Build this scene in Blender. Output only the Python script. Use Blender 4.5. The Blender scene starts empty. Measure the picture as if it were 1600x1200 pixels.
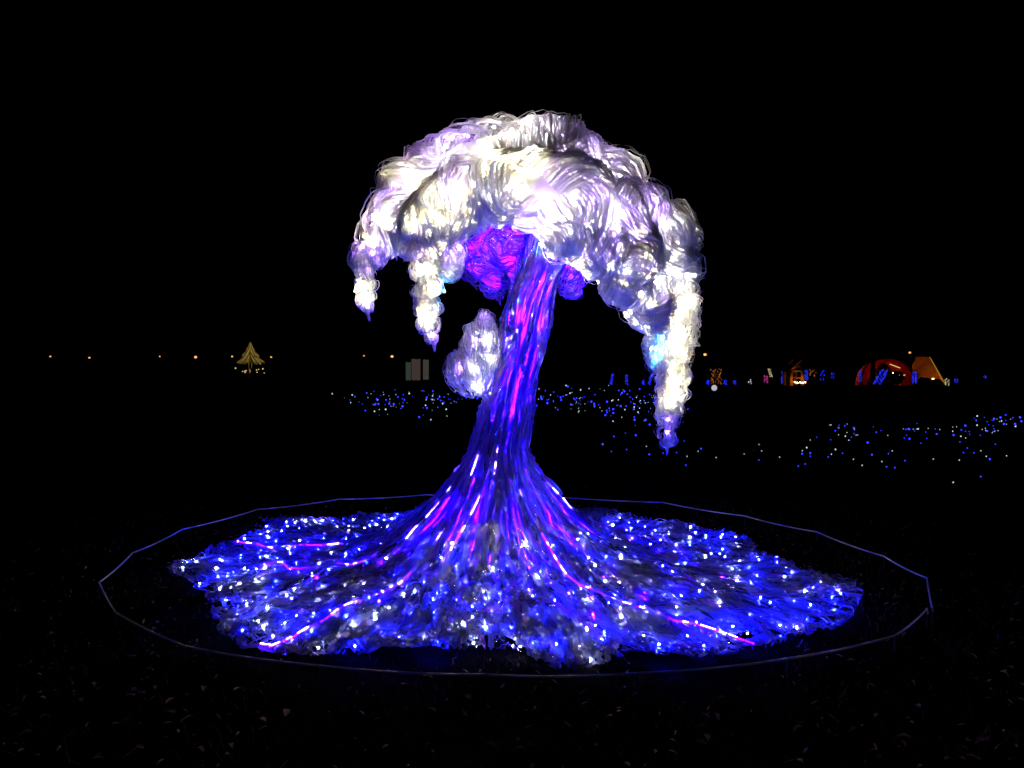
import bpy, math, random
import numpy as np
from mathutils import Vector
random.seed(7)
rng = np.random.default_rng(11)
SC = bpy.context.scene
COL = SC.collection

# ------------------------------------------------------------------ camera
F = 1180.0          # focal length in units of a 1600 px wide picture
HY = 582.0          # row of the horizon
H = 1.55            # eye height
cam = bpy.data.cameras.new('camera')
cam.sensor_width = 36.0
cam.lens = 36.0 * F / 1600.0
cam.shift_y = -(600.0 - HY) / 1600.0
cam.clip_start = 0.05
cam.clip_end = 2000.0
camo = bpy.data.objects.new('camera', cam)
camo.location = (0, 0, H)
camo.rotation_euler = (math.radians(90), 0, 0)
COL.objects.link(camo)
SC.camera = camo

# ------------------------------------------------------------------ night sky, faint moon, exposure
w = bpy.data.worlds.new('World'); SC.world = w; w.use_nodes = True
nt = w.node_tree
bg = nt.nodes['Background']
sky = nt.nodes.new('ShaderNodeTexSky'); sky.sky_type = 'NISHITA'; sky.sun_disc = False
sky.sun_elevation = math.radians(-8); sky.sun_rotation = math.radians(140)
nt.links.new(sky.outputs[0], bg.inputs[0]); bg.inputs[1].default_value = 0.002
sun = bpy.data.lights.new('moon', 'SUN'); sun.energy = 0.0008; sun.angle = math.radians(0.5)
suno = bpy.data.objects.new('moon', sun); suno.rotation_euler = (math.radians(40), 0, math.radians(30)); COL.objects.link(suno)
SC.view_settings.view_transform = 'Standard'
SC.view_settings.look = 'None'
SC.view_settings.exposure = 1.35
SC.view_settings.gamma = 1.0
SC.view_settings.use_curve_mapping = False
cy = SC.cycles
cy.max_bounces = 7; cy.diffuse_bounces = 4; cy.glossy_bounces = 2; cy.transmission_bounces = 4
cy.transparent_max_bounces = 10; cy.sample_clamp_indirect = 4.0
cy.caustics_reflective = False; cy.caustics_refractive = False

# ------------------------------------------------------------------ helpers
def mat(name):
    m = bpy.data.materials.new(name); m.use_nodes = True
    n = m.node_tree; n.nodes.clear()
    out = n.nodes.new('ShaderNodeOutputMaterial')
    return m, n, out

def emit(name, col, s):
    m, n, out = mat(name)
    e = n.nodes.new('ShaderNodeEmission'); e.inputs[0].default_value = (*col, 1); e.inputs[1].default_value = s
    n.links.new(e.outputs[0], out.inputs[0])
    return m

def diffuse(name, c0, c1=None, rough=0.8, scale=8.0, spec=0.3):
    m, n, out = mat(name)
    p = n.nodes.new('ShaderNodeBsdfPrincipled')
    p.inputs['Roughness'].default_value = rough
    p.inputs['Specular IOR Level'].default_value = spec
    if c1 is None:
        p.inputs['Base Color'].default_value = (*c0, 1)
    else:
        tc = n.nodes.new('ShaderNodeTexCoord')
        t = n.nodes.new('ShaderNodeTexNoise'); t.inputs['Scale'].default_value = scale; t.inputs['Detail'].default_value = 8
        r = n.nodes.new('ShaderNodeValToRGB')
        r.color_ramp.elements[0].position = 0.35; r.color_ramp.elements[1].position = 0.7
        r.color_ramp.elements[0].color = (*c0, 1); r.color_ramp.elements[1].color = (*c1, 1)
        n.links.new(tc.outputs['Object'], t.inputs['Vector'])
        n.links.new(t.outputs[0], r.inputs[0]); n.links.new(r.outputs[0], p.inputs['Base Color'])
    n.links.new(p.outputs[0], out.inputs[0])
    return m

def film(name, col, transl=0.45, clear=0.0, rough=0.3, gloss=0.12, vary=0.25, scale=9.0, isl=0.0):
    """thin plastic film: part reflects, part lets light through, part clear, with a sheen"""
    m, n, out = mat(name)
    L = n.links
    tc = n.nodes.new('ShaderNodeTexCoord')
    t = n.nodes.new('ShaderNodeTexNoise'); t.inputs['Scale'].default_value = scale; t.inputs['Detail'].default_value = 4
    L.new(tc.outputs['Object'], t.inputs['Vector'])
    mx = n.nodes.new('ShaderNodeMix'); mx.data_type = 'RGBA'
    mx.inputs[6].default_value = (*[c * (1 - vary) for c in col], 1); mx.inputs[7].default_value = (*col, 1)
    L.new(t.outputs[0], mx.inputs[0])
    colour = mx.outputs[2]
    if isl > 0:                                    # every strip is a little paler or darker than the next
        ge = n.nodes.new('ShaderNodeNewGeometry'); mr = n.nodes.new('ShaderNodeMapRange'); mr.inputs[3].default_value = 1 - isl; mr.inputs[4].default_value = 1.0
        L.new(ge.outputs['Random Per Island'], mr.inputs[0])
        m2 = n.nodes.new('ShaderNodeMix'); m2.data_type = 'RGBA'; m2.blend_type = 'MULTIPLY'; m2.inputs[0].default_value = 1.0
        L.new(colour, m2.inputs[6]); L.new(mr.outputs[0], m2.inputs[7]); colour = m2.outputs[2]
    d = n.nodes.new('ShaderNodeBsdfDiffuse'); tr = n.nodes.new('ShaderNodeBsdfTranslucent')
    L.new(colour, d.inputs[0]); L.new(colour, tr.inputs[0])
    a = n.nodes.new('ShaderNodeMixShader'); a.inputs[0].default_value = transl
    L.new(d.outputs[0], a.inputs[1]); L.new(tr.outputs[0], a.inputs[2])
    g = n.nodes.new('ShaderNodeBsdfAnisotropic') if False else n.nodes.new('ShaderNodeBsdfGlossy')
    g.inputs['Roughness'].default_value = rough; g.inputs['Color'].default_value = (1, 1, 1, 1)
    b = n.nodes.new('ShaderNodeMixShader'); b.inputs[0].default_value = gloss
    L.new(a.outputs[0], b.inputs[1]); L.new(g.outputs[0], b.inputs[2])
    last = b
    if clear > 0:
        tp = n.nodes.new('ShaderNodeBsdfTransparent'); c = n.nodes.new('ShaderNodeMixShader')
        c.inputs[0].default_value = clear
        L.new(b.outputs[0], c.inputs[1]); L.new(tp.outputs[0], c.inputs[2]); last = c
    L.new(last.outputs[0], out.inputs[0])
    return m

def new_mesh(name, V, faces, k, mats=(), midx=None, smooth=False):
    """faces: (nf,k) index array"""
    me = bpy.data.meshes.new(name)
    V = np.asarray(V, np.float32).reshape(-1, 3); Fc = np.asarray(faces, np.int32).reshape(-1, k)
    me.vertices.add(len(V)); me.vertices.foreach_set('co', V.ravel())
    me.loops.add(Fc.size); me.loops.foreach_set('vertex_index', Fc.ravel())
    me.polygons.add(len(Fc)); me.polygons.foreach_set('loop_start', np.arange(0, Fc.size, k, dtype=np.int32))
    for m in mats: me.materials.append(m)
    if midx is not None: me.polygons.foreach_set('material_index', np.asarray(midx, np.int32))
    if smooth: me.polygons.foreach_set('use_smooth', np.ones(len(Fc), bool))
    me.update(calc_edges=True)
    return me

def link(name, data, parent=None, loc=None):
    o = bpy.data.objects.new(name, data); COL.objects.link(o)
    if parent is not None: o.parent = parent
    if loc is not None: o.location = loc
    return o

def tag(o, label=None, cat=None, group=None, kind=None):
    if label: o['label'] = label
    if cat: o['category'] = cat
    if group: o['group'] = group
    if kind: o['kind'] = kind
    return o

def unit(v):
    v = np.asarray(v, float)
    return v / (np.linalg.norm(v, axis=-1, keepdims=True) + 1e-9)

def at(px, py, d):
    """a measured picture point at distance d from the camera plane"""
    return np.array([(px - 800) / F * d, d, H - (py - HY) / F * d])

def gnd(px, py, z=0.0):
    return at(px, py, F * (H - z) / (py - HY))

def ribbons(P, Wd, width):
    """P (n,m,3) centre lines, Wd (n,m,3) width directions, width (n,m) -> verts, quads"""
    n, m, _ = P.shape
    off = Wd * (width[..., None] * 0.5)
    V = np.stack([P - off, P + off], axis=2).reshape(-1, 3)
    i = (np.arange(n)[:, None] * m + np.arange(m - 1)[None]) * 2
    Q = np.stack([i, i + 1, i + 3, i + 2], axis=-1).reshape(-1, 4)
    return V, Q

def tube(path, rad, sides=6):
    P = np.asarray(path, float); n = len(P)
    rad = np.broadcast_to(np.asarray(rad, float), (n,))
    T = unit(np.gradient(P, axis=0))
    ref = np.where(np.abs(T[:, 2:3]) > 0.9, np.array([[1.0, 0, 0]]), np.array([[0, 0, 1.0]]))
    A = unit(np.cross(T, ref)); B = np.cross(T, A)
    th = np.linspace(0, 2 * math.pi, sides, endpoint=False)
    V = P[:, None] + (A[:, None] * np.cos(th)[None, :, None] + B[:, None] * np.sin(th)[None, :, None]) * rad[:, None, None]
    i = np.arange(n - 1)[:, None] * sides; j = np.arange(sides)[None]; j2 = (j + 1) % sides
    Q = np.stack([i + j, i + j2, i + sides + j2, i + sides + j], -1).reshape(-1, 4)
    return V.reshape(-1, 3), Q

class Acc:
    """collects quads of one mesh"""
    def __init__(s): s.V = []; s.Q = []; s.M = []; s.n = 0
    def add(s, V, Q, m=0):
        s.V.append(np.asarray(V, float).reshape(-1, 3)); s.Q.append(np.asarray(Q).reshape(-1, 4) + s.n)
        s.M.append(np.full(len(s.Q[-1]), m)); s.n += len(s.V[-1]); return s
    def tube(s, path, r, sides=6, m=0): return s.add(*tube(path, r, sides), m)
    def box(s, c, h, ax=None, m=0):
        c = np.asarray(c, float); ax = np.eye(3) if ax is None else np.asarray(ax, float)
        sg = np.array([[x, y, z] for x in (-1, 1) for y in (-1, 1) for z in (-1, 1)], float) * np.asarray(h)
        V = c + sg @ ax
        Q = [[0, 1, 3, 2], [4, 6, 7, 5], [0, 4, 5, 1], [2, 3, 7, 6], [0, 2, 6, 4], [1, 5, 7, 3]]
        return s.add(V, Q, m)
    def ball(s, c, r, m=0, nu=6, nv=8):
        u = np.linspace(0.02, math.pi - 0.02, nu); v = np.linspace(0, 2 * math.pi, nv, endpoint=False)
        V = np.stack([np.sin(u)[:, None] * np.cos(v), np.sin(u)[:, None] * np.sin(v), np.cos(u)[:, None] + 0 * v], -1) * np.asarray(r) + np.asarray(c)
        i = np.arange(nu - 1)[:, None] * nv; j = np.arange(nv)[None]; j2 = (j + 1) % nv
        return s.add(V, np.stack([i + j, i + nv + j, i + nv + j2, i + j2], -1), m)
    def mesh(s, name, mats, smooth=False):
        return new_mesh(name, np.concatenate(s.V), np.concatenate(s.Q), 4, mats, np.concatenate(s.M), smooth)

# ------------------------------------------------------------------ materials
M = {}
M['ground'] = diffuse('dark soil and turf', (0.0012, 0.001, 0.0008), (0.004, 0.003, 0.0022), 0.95, 3.0, 0.0)
M['grass'] = diffuse('dry grass', (0.015, 0.010, 0.008), (0.09, 0.045, 0.035), 0.8, 2.0)
M['leaf'] = diffuse('dry leaf', (0.16, 0.08, 0.07), (0.45, 0.25, 0.22), 0.7, 20.0)
M['strand'] = film('white plastic strand', (0.93, 0.92, 0.89), 0.60, 0.0, 0.35, 0.08, 0.12, 5.0, 0.38)
M['strand_b'] = film('milky plastic strand', (0.91, 0.90, 0.93), 0.66, 0.0, 0.3, 0.10, 0.15, 5.0, 0.45)
M['clearstrand'] = film('clear plastic strand', (0.8, 0.78, 0.9), 0.5, 0.3, 0.2, 0.2, 0.2, 7.0, 0.5)
M['lining'] = film('white lining', (0.8, 0.8, 0.8), 0.5, 0.0, 0.6, 0.02, 0.2, 4.0)
M['film_white'] = film('milky film with lavender light tint', (0.36, 0.31, 0.9), 0.5, 0.12, 0.22, 0.14, 0.45, 12.0, 0.6)  # milky film; the lavender of the light on it is put into the colour
M['film_clear'] = film('clear film', (0.36, 0.36, 0.85), 0.5, 0.5, 0.15, 0.25, 0.3, 12.0, 0.45)  # clear film; blue of the led light is put into the colour
M['film_led_blue'] = film('film with blue led tint', (0.2, 0.11, 0.88), 0.55, 0.2, 0.2, 0.15, 0.4, 10.0, 0.6)  # blue led light painted into the colour of clear film
M['film_violet'] = film('violet film with led tint', (0.5, 0.16, 0.88), 0.55, 0.2, 0.2, 0.15, 0.4, 10.0, 0.55)  # violet film, its tint deepened to carry the led light
M['trunk'] = film('trunk lining', (0.5, 0.42, 0.97), 0.85, 0.0, 0.3, 0.05, 0.55, 11.0)
M['skirt'] = film('ground sheet', (0.2, 0.2, 0.3), 0.2, 0.0, 0.5, 0.05, 0.5, 10.0)
M['tape'] = diffuse('led tape backing', (0.5, 0.5, 0.52))
M['metal'] = diffuse('dark metal', (0.03, 0.03, 0.035), None, 0.5)
M['rope'] = diffuse('white cord', (0.95, 0.95, 0.9), None, 0.7)
M['wire'] = diffuse('black cable', (0.01, 0.01, 0.01))
LED = {
    'white': emit('white led', (0.72, 1.0, 0.95), 460),
    'blue': emit('blue led', (0.006, 0.010, 1.0), 4300),
    'warm': emit('warm white led', (1.0, 0.88, 0.42), 235),
    'cool': emit('cool white led', (1.0, 0.96, 0.90), 200),
    'purple': emit('purple led', (0.38, 0.16, 1.0), 270),
    'violet': emit('violet led', (0.03, 0.0002, 1.0), 12000),
    'magenta': emit('magenta led', (0.06, 0.0002, 1.0), 6500),
    'cyan': emit('cyan led', (0.03, 0.36, 1.0), 260),
    'tape': emit('pink violet led tape', (0.055, 0.034, 1.0), 240),
    'footviolet': emit('violet led at the foot', (0.06, 0.002, 1.0), 3600),
    'footblue': emit('blue led at the foot', (0.008, 0.002, 1.0), 4200),
    'trunkblue': emit('deep blue led', (0.010, 0.0003, 1.0), 17000),
}

# ------------------------------------------------------------------ ground
me = new_mesh('ground', [(-900, -20, 0), (900, -20, 0), (900, 1400, 0), (-900, 1400, 0)], [[0, 1, 2, 3]], 4, [M['ground']])
# gently uneven near field, flat far away: one sheet
gx = np.concatenate([[-900, -200, -60, -20], np.linspace(-9, 9, 73), [20, 60, 200, 900]])
gy = np.concatenate([[-20, -4], np.linspace(0, 16, 65), [24, 40, 80, 200, 600, 1400]])
GX, GY = np.meshgrid(gx, gy, indexing='ij')
GZ = 0.012 * (np.sin(GX * 2.1 + GY * 1.3) + np.sin(GX * 3.7 - GY * 2.9)) * np.exp(-((GX / 8) ** 2 + ((GY - 6) / 8) ** 2)) + rng.normal(0, 0.005, GX.shape) - 0.012
nx, ny = GX.shape
ii = (np.arange(nx - 1)[:, None] * ny + np.arange(ny - 1)[None])
me = new_mesh('ground', np.stack([GX, GY, GZ], -1), np.stack([ii, ii + ny, ii + ny + 1, ii + 1], -1), 4, [M['ground']], None, True)
tag(link('ground', me), 'dark unlit grassy field', None, None, 'structure')

# ------------------------------------------------------------------ the sculpture
D = 6.0                                   # distance of the trunk
tree = link('light_tree_sculpture', None, None, (-0.1, 5.95, 0))
tag(tree, 'glowing tree sculpture of white and violet plastic strips lit from inside by LEDs', 'light sculpture')
TO = np.array([-0.1, 5.95, 0.0])
def part(name, data, parent=None):
    """a part in tree coordinates (its mesh is given in world coordinates)"""
    o = link(name, data, parent if parent is not None else tree)
    if data is not None and not data.get('local'):
        co = np.empty(len(data.vertices) * 3, np.float32); data.vertices.foreach_get('co', co)
        data.vertices.foreach_set('co', (co.reshape(-1, 3) - TO).astype(np.float32).ravel()); data.update()
        data['local'] = 1
    return o

# ---- soft union of spheres, shape of the canopy and its tails
def field(S):
    C = np.array([at(s[0], s[1], D + s[3]) for s in S]); R = np.array([s[2] / F * (D + s[3]) for s in S])
    R = R - 0.045 * np.clip(R / .2, 0, 1)
    return C, R
KS = 0.04                                  # softness of the union
def sdf(P, C, R, k=None):
    k = k or KS
    v = P[..., None, :] - C; dist = np.linalg.norm(v, axis=-1) + 1e-9
    d = dist - R
    m = d.min(-1, keepdims=True)
    e = np.exp(-(d - m) / k); s = e.sum(-1, keepdims=True)
    val = (m - k * np.log(s))[..., 0]
    wgt = e / s
    g = (wgt[..., None] * v / dist[..., None]).sum(-2)
    rl = (wgt * R).sum(-1)
    return val, unit(g), rl
def crimp(P):
    return 0.5 + 0.5 * np.sin(P[..., 0] * 31 + 2 * np.sin(P[..., 2] * 17)) * np.sin(P[..., 2] * 27 + 1.5 * np.sin(P[..., 0] * 13 + P[..., 1] * 9))
def snap(P, C, R, h):
    for _ in range(4):
        v, g, _r = sdf(P, C, R)
        P = P - g * np.clip(v - h, -0.15, 0.15)[..., None]
    return P
def front(px, py, C, R, d0=4.5, d1=7.2):
    """where the sight line through a measured picture point meets the surface"""
    ds = np.linspace(d0, d1, 200); pts = np.array([at(px, py, d) for d in ds])
    v = sdf(pts, C, R)[0]; k = np.where(v < 0.0)[0]
    return pts[k[0]] if len(k) else pts[np.argmin(v)]

DOME = [(830, 248, 56, 0), (795, 240, 52, 0), (762, 252, 56, 0), (730, 258, 52, 0), (702, 276, 52, 0), (675, 290, 46, 0), (652, 308, 44, 0), (617, 342, 40, -.1), (592, 366, 30, -.12),
        (640, 285, 28, .05), (640, 365, 26, -.1), (630, 322, 36, -.05),
        (760, 288, 50, -.32), (728, 305, 46, -.3), (700, 325, 44, -.28), (672, 350, 38, -.25), (798, 290, 50, -.38), (838, 296, 54, -.4), (872, 306, 52, -.38), (905, 316, 54, -.35), (862, 248, 54, 0), (895, 262, 52, 0), (925, 278, 48, 0), (950, 296, 46, 0),
        (970, 278, 33, .1), (935, 335, 50, -.3), (960, 350, 48, -.28), (985, 335, 46, -.1), (1008, 358, 46, -.1), (1042, 368, 42, 0), (1040, 415, 42, 0), (985, 405, 44, -.2), (1015, 395, 44, -.1),
        (940, 388, 34, -.34), (905, 372, 30, -.38), (880, 368, 26, -.40), (835, 345, 18, -.4), (1000, 450, 34, -.15), (970, 440, 26, -.2), (1015, 475, 32, -.08), (1020, 500, 24, -.04),
        (800, 266, 58, .5), (720, 302, 52, .5), (880, 284, 60, .5), (955, 335, 52, .45), (660, 338, 42, .4), (1000, 375, 42, .35), (760, 280, 54, .3), (840, 272, 56, .3), (920, 300, 52, .3), (690, 315, 48, .25), (985, 350, 46, .2),
        (800, 290, 50, .8), (880, 310, 50, .8), (730, 330, 40, .8)]
TAIL_R = [(1048, 455, 38, 0), (1050, 475, 36, 0), (1052, 497, 35, 0), (1052, 522, 33, -.02), (1052, 548, 31, -.03), (1050, 572, 24, -.03), (1052, 592, 26, -.03), (1050, 612, 20, -.03), (1047, 630, 20, -.03), (1043, 642, 12, -.03),
          (1044, 655, 13, -.03), (1043, 668, 7, -.03), (1042, 678, 10, -.03), (1042, 687, 11, -.03), (1028, 535, 22, .04), (1030, 560, 18, .04)]
TAIL_L = [(576, 384, 22, -.12), (568, 405, 14, -.12), (570, 428, 15, -.12), (569, 446, 14, -.12), (570, 465, 11, -.12), (573, 476, 8, -.12), (588, 400, 14, -.1)]
TAIL_M = [(668, 385, 30, -.25), (666, 415, 25, -.25), (672, 445, 22, -.25), (662, 462, 18, -.25), (670, 482, 19, -.25), (664, 503, 13, -.25), (675, 512, 9, -.25),
          (676, 526, 8, -.25), (702, 398, 26, -.2), (700, 420, 15, -.2)]
INNER = [(775, 388, 50, .22), (752, 378, 40, .22), (790, 365, 46, .25), (748, 410, 34, .22), (765, 420, 38, .22), (805, 400, 40, .25), (772, 446, 20, .22), (810, 430, 26, .2), (895, 420, 26, .25), (893, 446, 18, .22), (870, 420, 24, .25)]
BUD = [(757, 500, 10, -.12), (757, 510, 13, -.12), (759, 522, 15, -.12), (761, 533, 16, -.12), (764, 545, 17, -.10), (768, 570, 18, -.08), (740, 520, 11, -.13), (738, 532, 14, -.13), (738, 543, 15, -.13), (738, 555, 16, -.13), (745, 580, 20, -.12),
       (714, 562, 10, -.12), (714, 572, 12, -.12), (717, 580, 14, -.12), (722, 588, 18, -.12), (738, 600, 20, -.12), (750, 612, 14, -.1), (757, 622, 6, -.08), (726, 572, 15, -.12), (750, 560, 16, -.12), (755, 592, 18, -.1)]

def lining(name, S, shrink, material, parent=None):
    C, R = field(S)
    a = Acc()
    for c, r in zip(C, R): a.ball(c, max(r - shrink, r * 0.8), 0, 12, 16)
    me = a.mesh(name + '_raw', [])
    o = bpy.data.objects.new('tmp', me); COL.objects.link(o)
    md = o.modifiers.new('r', 'REMESH'); md.mode = 'VOXEL'; md.voxel_size = 0.028 if R.max() > .15 else 0.010
    sm = o.modifiers.new('s', 'SMOOTH'); sm.iterations = 5; sm.factor = 0.5
    dg = bpy.context.evaluated_depsgraph_get()
    m2 = bpy.data.meshes.new_from_object(o.evaluated_get(dg)); m2.name = name
    bpy.data.objects.remove(o)
    m2.materials.clear(); m2.materials.append(material)
    m2.polygons.foreach_set('use_smooth', np.ones(len(m2.polygons), bool))
    return part(name, m2, parent)

def surface_points(C, R, n, spacing, cond=None):
    P = []
    k = rng.integers(0, len(C), n)
    k = rng.choice(len(C), n, p=R ** 2 / (R ** 2).sum())
    d = unit(rng.normal(size=(n, 3)))
    cand = C[k] + d * R[k][:, None]
    v = sdf(cand, C, R, 0.012)[0]
    cand = cand[v > -0.02]
    if cond is not None: cand = cand[cond(cand)]
    kept = np.zeros((0, 3)); 
    for c in cand:
        sp = spacing(c) if callable(spacing) else spacing
        if len(kept) == 0 or np.min(np.linalg.norm(kept - c, axis=1)) > sp:
            kept = np.vstack([kept, c])
    return kept

AXIS = at(830, 300, D + .15)
def tuft_mesh(root, C, R, flow, L, wid, ns, lift, rw, curl, mats, seg=12, converge=0.55, stray=0.06, fine=1.0):
    """a lock of plastic strands combed over the surface from a root"""
    ds = L / seg
    p = root.copy()[None]; p = snap(p, C, R, 0.0)
    _, nrm, rl = sdf(p, C, R)
    t = flow - nrm[0] * np.dot(flow, nrm[0]); t = unit(t)
    cl = [p[0]]; fr = []
    cdir = curl
    for i in range(seg):
        _, nrm, _ = sdf(p, C, R); nrm = nrm[0]
        t = unit(t - nrm * np.dot(t, nrm)); b = np.cross(nrm, t)
        fr.append((nrm, b))
        t = unit(t * math.cos(cdir * ds) + b * math.sin(cdir * ds) + np.array([0, 0, -0.05]))
        p = p + t * ds
        p = snap(p, C, R, 0.0); cl.append(p[0])
    fr.append(fr[-1])
    cl = np.array(cl); N = np.array([f[0] for f in fr]); B = np.array([f[1] for f in fr])
    s = np.linspace(0, 1, seg + 1)[None]
    u = np.linspace(-1, 1, ns) + rng.normal(0, 1.6 / ns, ns); u = u[:, None]
    lat = 1 - converge * s ** 1.4
    ph = rng.uniform(0, 6.28, (ns, 1)); fq = rng.uniform(3, 7, (ns, 1))
    fs = rng.uniform(5, 9); fp = rng.uniform(0, 6.28)
    wob = fine * rng.uniform(0.001, 0.004, (ns, 1)) * np.sin(fq * s * 2 + ph) + fine * rng.uniform(.012, .04) * np.sin(fs * s + fp + u * .8) * s
    ln = rng.uniform(0.88, 1.0, (ns, 1))                        # strands end unevenly
    sc = s * ln
    idx = sc * seg; i0 = np.clip(idx.astype(int), 0, seg - 1); f = (idx - i0)[..., None]
    c = cl[i0] * (1 - f) + cl[i0 + 1] * f; b = B[i0] * (1 - f) + B[i0 + 1] * f
    P = c + b * (u * wid * 0.5 * lat + wob)[..., None]
    h = 0.008 + lift * np.sqrt(np.clip(1 - 0.85 * u ** 2, 0, 1)) * np.sin(math.pi * np.clip(sc, 0, 1) ** 1.25) - fine * 0.03 * np.clip(sc - .85, 0, 1) / .15 + fine * rng.uniform(0, 0.012, (ns, 1)) + fine * 0.04 * np.sin(math.pi * sc) * crimp(P)
    st = (rng.random((ns, 1)) < stray)
    h = h + st * fine * rng.uniform(0.02, 0.06, (ns, 1)) * np.sin(math.pi * s)
    P = snap(P, C, R, 0.0)
    _, n2, _ = sdf(P, C, R)
    P = P + n2 * h[..., None]
    T = unit(np.gradient(P, axis=1))
    tw = rng.normal(0, 0.45, (ns, 1, 1)) + rng.normal(0, .25)
    Wd = unit(np.cross(n2, T)); Wd = unit(Wd * np.cos(tw) + n2 * np.sin(tw))
    width = rng.uniform(0.6, 1.25, (ns, 1)) * rw * (1 - 0.35 * s)
    V, Q = ribbons(P, Wd, width)
    return new_mesh('tuft', V, Q, 4, mats)

def comb(S, parent_of, spacing, cond, Lr, wr, ns, liftr, rw, mats, fdown, fout, fswirl, seg=12, converge=0.55, stray=0.06, n=6000, curlr=3.0, up=False):
    C, R = field(S)
    roots = surface_points(C, R, n, spacing, cond)
    for c in roots:
        _, g, rl = sdf(c[None], C, R); rl = rl[0]
        out = c - AXIS; out[2] *= 0.2; out = unit(out)
        swirl = np.array([math.sin(c[0] * 3.3 + c[2] * 4.1), math.sin(c[1] * 3.7 + c[0] * 2.2), math.sin(c[2] * 3.1 - c[0] * 4.4)]) + rng.normal(0, .35, 3)
        flow = np.array([0, 0, 1.0 if up else -1.0]) * fdown + out * fout + swirl * fswirl
        sc = min(1.0, rl / 0.2)
        L = rng.uniform(*Lr) * (0.45 + 0.55 * sc); wd = min(rng.uniform(*wr), rl * 1.7)
        m = mats[0] if rng.random() < 0.6 else mats[1]
        me = tuft_mesh(c, C, R, flow, L, wd, max(8, int(ns * (0.35 + 0.65 * wd / wr[1]))), rng.uniform(*liftr) * (0.15 + 0.85 * sc), rw, rng.uniform(-curlr, curlr), [m], seg, converge, stray, 0.3 + 0.7 * sc)
        part('tuft', me, parent_of(c))
    return len(roots)

canopy = lining('canopy', DOME, 0.05, M['lining'])
slim = lambda T, k: [(a_, b_, c_ * k, d_) for a_, b_, c_, d_ in T]
TAIL_R[4:] = slim(TAIL_R[4:], .88); TAIL_L[2:] = slim(TAIL_L[2:], .82); TAIL_M[1:9] = slim(TAIL_M[1:9], .82)
tail_r = lining('hanging_tail', TAIL_R, 0.03, M['lining']); tail_r['label'] = 'thick right tail hanging lowest'
tail_l = lining('hanging_tail', TAIL_L, 0.02, M['lining']); tail_l['label'] = 'thin leftmost tail'
tail_m = lining('hanging_tail', TAIL_M, 0.03, M['lining']); tail_m['label'] = 'middle tail left of the trunk'
inner = lining('violet_inner_cluster', INNER, 0.05, M['trunk'])
bud = lining('side_bud', BUD, 0.025, M['lining'])

ALL = DOME + TAIL_R + TAIL_L + TAIL_M
groups = [canopy] * len(DOME) + [tail_r] * len(TAIL_R) + [tail_l] * len(TAIL_L) + [tail_m] * len(TAIL_M)
CA, RA = field(ALL)
def owner(c):
    return groups[int(np.argmin(np.linalg.norm(CA - c, axis=1) - RA))]
def sp_all(c):
    rl = sdf(c[None], CA, RA)[2][0]
    s = 0.14 * min(1.0, 0.32 + 0.68 * rl / 0.2)
    return s * (1.9 if c[1] > D + 0.35 else 1.0)
nt1 = comb(DOME, lambda c: canopy, sp_all, None, (0.30, 0.58), (0.24, 0.46), 46, (0.035, 0.10), 0.0135, (M['strand'], M['strand_b']), 0.8, 0.5, 0.85, converge=0.25, curlr=4.5)
KS = 0.02
for TS, ob in ((TAIL_R, tail_r), (TAIL_L, tail_l), (TAIL_M, tail_m)):
    comb(TS, lambda c: ob, lambda c: 0.035 + 0.2 * sdf(c[None], *field(TS))[2][0], None, (0.14, 0.30), (0.10, 0.2), 24, (0.015, 0.055), 0.008, (M['strand'], M['strand_b']), 1.0, 0.0, 0.5, 10, 0.2, 0.22, 3000, 5.0)
nt2 = comb(INNER, lambda c: inner, 0.075, None, (0.10, 0.22), (0.06, 0.14), 12, (0.02, 0.05), 0.014, (M['film_violet'], M['film_clear']), 0.6, 0.1, 0.9, 7, 0.2, 0.1, 2500, 4.0)
nt3 = comb(BUD, lambda c: bud, 0.055, None, (0.20, 0.34), (0.06, 0.13), 18, (0.012, 0.03), 0.0075, (M['clearstrand'], M['strand_b']), 1.0, 0.0, 0.12, 12, 0.3, 0.2, 2500, 0.8, True)
print('tufts', nt1, nt2, nt3)

KS = 0.04
# ragged ends of the tails and petals
def tassel(parent, px, py, dy, d, L, n, spread, tip, material):
    p0 = at(px, py, D + dy); d = unit(np.array(d, float)); a1 = unit(np.cross(d, [0.3, 1, .1])); a2 = np.cross(d, a1)
    t = np.linspace(0, 1, 10)[None]; an = rng.uniform(0, 6.28, (n, 1)); r = spread * np.sqrt(rng.random((n, 1)))
    ln = L * rng.uniform(.55, 1.1, (n, 1)); prof = (np.sin(math.pi * np.clip(t * .85 + .15, 0, 1)) * .9 + .1 * (1 - t)) * (1 - t * (1 - tip))
    x = r * np.cos(an) * prof + .006 * np.sin(t * 7 + an * 3) * t; y = r * np.sin(an) * prof + .006 * np.sin(t * 6 + an * 5) * t
    P = p0 + d * (ln * t)[..., None] + a1 * x[..., None] + a2 * y[..., None]
    T = unit(np.gradient(P, axis=1)); out = unit(a1 * np.cos(an)[..., None] + a2 * np.sin(an)[..., None]) + 0 * P
    V, Q = ribbons(P, unit(np.cross(T, out)), np.full(t.shape, .008) * rng.uniform(.7, 1.3, (n, 1)))
    part('tassel', new_mesh('tassel', V, Q, 4, [material]), parent)
tassel(tail_r, 1042, 684, -.03, (.02, 0, -1), .13, 40, .055, .1, M['strand_b'])
tassel(tail_r, 1045, 640, -.03, (-.1, 0, -1), .16, 24, .08, .5, M['strand_b'])
tassel(tail_l, 573, 474, -.12, (.15, 0, -1), .14, 34, .045, .1, M['strand_b'])
tassel(tail_m, 676, 522, -.25, (.12, 0, -1), .13, 34, .05, .1, M['strand_b'])
tassel(tail_m, 668, 500, -.25, (-.1, -.1, -1), .11, 20, .08, .6, M['strand'])
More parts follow.
